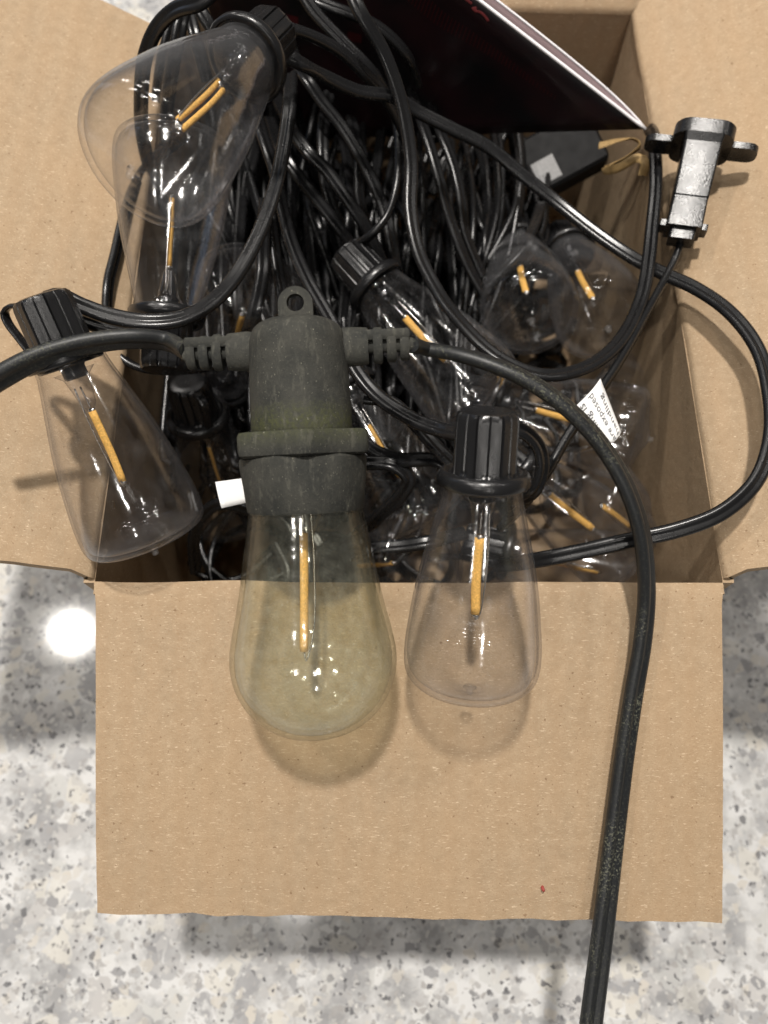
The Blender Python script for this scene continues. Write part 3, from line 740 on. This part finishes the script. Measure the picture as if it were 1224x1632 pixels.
f0 = at(343, 768, 200); f1 = at(388, 762, 203); f2 = at(398, 800, 203); f3 = at(353, 810, 199)
g = [[f0 * (1 - i / 6) * (1 - j / 5) + f1 * (i / 6) * (1 - j / 5) + f3 * (1 - i / 6) * (j / 5) + f2 * (i / 6) * (j / 5) + -AX * .5 * math.sin(j / 5 * 3.1) for j in range(6)] for i in range(7)]
tag(obj('paper_flag', *slab(g, .5, AX), M_PAPER, origin=f0), 'small blank white paper flag sticking out left of the old socket', 'tag')

# ------------------------------------------------------------------ black leaflet
def m_leaflet():
    t = NT('black_leaflet_print'); v = t.mm()
    sx = t.add('ShaderNodeSeparateXYZ'); t.link(v, sx.inputs[0])
    nz = t.noise(v, .05, 2)
    c = t.mix(t.ramp(nz.outputs[0], [(.35, 0.), (.65, 1.)]), (.006, .006, .007), (.020, .008, .010))  # reddish sheen painted into the black as a soft dark red tint
    t.bsdf(c, .33, .35)
    return t.m
M_LEAF = m_leaflet()
M_PAGE = m_plain('pink_tinted_page', (.88, .66, .68), .45, .4, .12, .03)
M_PAGEEDGE = m_plain('white_page', (.82, .80, .82), .5, .4, .03)
M_RED = m_plain('dark_red_ink', (.055, .007, .009), .4, .4, .1)
TIP = at(1027, 206, 248); UP_ = at(560, -150, 214)
lu = UP_ - TIP; lv = np.array([-68.0, 27.0, -28.0])
ln = unit(np.cross(lu, lv)); ln = ln if ln @ AX < 0 else -ln
def leafpt(a, b): return TIP + lu * a + lv * b + ln * (-1.6 * math.sin(math.pi * min(1, a * .6)) * (1 - b) * .5)
lf = thing('leaflet', 'folded glossy black leaflet with red print leaning across the back of the box', 'leaflet', TIP)
def leaf_reach(a):   # the sheet ends short of the left and back walls
    return max(.3, min((152 - 93 * a) / 68, (53 - 30 * a) / 27.5))
g = [[leafpt(i / 20 * 1.35, j / 12 * leaf_reach(i / 20 * 1.35)) for j in range(13)] for i in range(21)]
cover = obj('cover', *slab(g, .35, -ln), M_LEAF, lf, TIP)
# white cut edge of the cover
E = [leafpt(i / 40 * 1.35, -.004) + ln * .02 for i in range(41)]
obj('cover_edge', *sweep(E, [(x * .55, y * .5) for x, y in round_profile(1, 8)]), M_PAGEEDGE, lf, TIP)
# back leaf bulging away from the cover
def backpt(a, b):
    k = 1 - math.exp(-a * 7)
    return leafpt(a, 0) + (-ln) * (0.3 + 3.2 * k * (1 - .3 * a)) + (-unit(lv)) * (1.6 * k) * (1 - b) + lv * b
g = [[backpt(i / 24 * 1.35, j / 8 * .45) for j in range(9)] for i in range(25)]
obj('back_page', *slab(g, .3, -ln), M_PAGE, lf, TIP)
E = [backpt(i / 40 * 1.35, -.003) for i in range(41)]
obj('back_page_edge', *sweep(E, [(x * .35, y * .35) for x, y in round_profile(1, 8)]), M_PAGEEDGE, lf, TIP)
# red dashed arc and script on the cover
def inv_leaf(px, py):
    r = AX + (px - 612) / FPX * XX + (py - 816) / FPX * DN
    A = np.stack([lu, lv, -r], 1); s = np.linalg.solve(A, CAM - TIP); return s[0], s[1]
dash = []
arc = spline([(655, -10, 0), (700, 30, 0), (755, 65, 0), (810, 102, 0), (850, 132, 0), (884, 156, 0)], 2.2)
LLu, LLv = np.linalg.norm(lu), np.linalg.norm(lv)
for i, p in enumerate(arc[::3]):
    h = 26 * (1 - i / (len(arc) / 3)) + 6
    pa_, pb_ = inv_leaf(p[0] + h * .16, p[1] - h * .45), inv_leaf(p[0] - h * .16, p[1] + h * .45)
    da = .16 / LLu
    q = [leafpt(pa_[0] - da, pa_[1]), leafpt(pa_[0] + da, pa_[1]), leafpt(pb_[0] + da, pb_[1]), leafpt(pb_[0] - da, pb_[1])]
    dash.append(([x + ln * .1 for x in q], [(0, 1, 2, 3)]))
obj('print_arc', *merge(*dash), M_RED, lf, TIP, smooth=False)
M_RED2 = m_plain('bright_red_ink', (.36, .07, .075), .4, .4, .1)
scr = []
for line in ([(728, -14), (738, -2), (748, 6), (751, 8)], [(752, 14), (757, 20), (764, 21), (770, 26), (775, 32), (777, 36)], [(756, 13), (757, 18), (759, 22)]):
    P = spline([leafpt(*inv_leaf(*q)) + ln * .12 for q in line], .8)
    scr.append(sweep(P, [(x * .45, y * .06) for x, y in round_profile(1, 8)], up=ln))
obj('script_lettering', *merge(*scr), M_RED2, lf, TIP)
for (cx, cy_, w_, h_) in ((445, 28, 60, 16), (565, 60, 22, 14)):
    q = [leafpt(*inv_leaf(cx + sx * w_ / 2, cy_ + sy * h_ / 2 + sx * w_ * .12)) + ln * .11 for sx, sy in ((-1, -1), (1, -1), (1, 1), (-1, 1))]
    obj('red_print_patch', q, [(0, 1, 2, 3)], M_RED, lf, TIP, smooth=False)

# ------------------------------------------------------------------ black adapter block with white label, tan twist tie
ac = at(893, 250, 300)
az = unit(at(940, 225, 280) - at(830, 285, 284)); ay = -AX; ax_ = unit(np.cross(ay, az)); ay = np.cross(az, ax_)
M_MATTE = m_black('matte_black_plastic', .005, .6, 1.5, .1, .15)
ad = thing('adapter', 'black adapter block with small white label under the leaflet corner', 'adapter', ac, quat_from_axes(ax_, ay, az))
obj('housing', *box((0, 0, 0), 22, 14, 30, 1.2), M_MATTE, ad, smooth=False)
M_GREYLABEL = m_plain('grey_label_paper', (.24, .24, .24), .6, .3, .15)
lab = obj('label_sticker', *box((-4, 7.15, -8.5), 9, .3, 9, 0), M_GREYLABEL, ad, smooth=False)
v, f = text_mesh('SS', 4.0)
obj('label_mark', [(-7.2 + p[1] * .8, 7.36, -12.6 + p[0] * .8) for p in v], f, M_INK, lab, smooth=False)
M_TAN = m_plain('tan_paper', (.30, .20, .085), .6, .3, .25, .5, .4)
tt = [(955, 232, 272), (985, 224, 268), (1010, 222, 264), (1020, 232, 262), (1000, 250, 264), (975, 262, 266), (962, 270, 268), (985, 268, 262), (1015, 252, 258), (1028, 258, 256), (1024, 280, 258)]
P = spline([at(*q) for q in tt], 1.2)
tag(obj('twist_tie', *sweep(P, [(x * 1.5, y * .4) for x, y in round_profile(1, 10)], .3, 3.2), M_TAN, origin=P[0], sharp=60), 'crumpled tan paper twist tie between leaflet tip and right wall', 'twist tie')

# ------------------------------------------------------------------ specks on the front flap
M_SPECK = m_plain('red_speck', (.30, .05, .04), .7)
def fp(px, py):  # point on the front flap surface
    r = AX + (px - 612) / FPX * XX + (py - 816) / FPX * DN
    h, e0_, e1_ = np.array([X0, Y0, H]), at(152, 1456, 201.0), np.array([X1, Y0, H])
    n_ = unit(np.cross(e1_ - h, e0_ - h)); n_ = n_ if n_[2] > 0 else -n_
    return CAM + r * ((h - CAM) @ n_) / (r @ n_), n_
sp, sn = fp(865, 1416)
ring = [(0.36 * math.cos(k * .785) * (1 + .3 * math.sin(k * 2.1)), .5 * math.sin(k * .785)) for k in range(8)]
b1 = unit(np.cross(sn, XX)); b2 = unit(np.cross(b1, sn))
V = [sp + sn * 1.0 + b2 * x + b1 * y for x, y in ring] + [sp - sn * 1.5 + b2 * x + b1 * y for x, y in ring]
F = [tuple(range(8))] + [(k, 8 + k, 8 + (k + 1) % 8, (k + 1) % 8) for k in range(8)]
obj('red_speck', [v - BO for v in V], F, M_SPECK, front_flap)
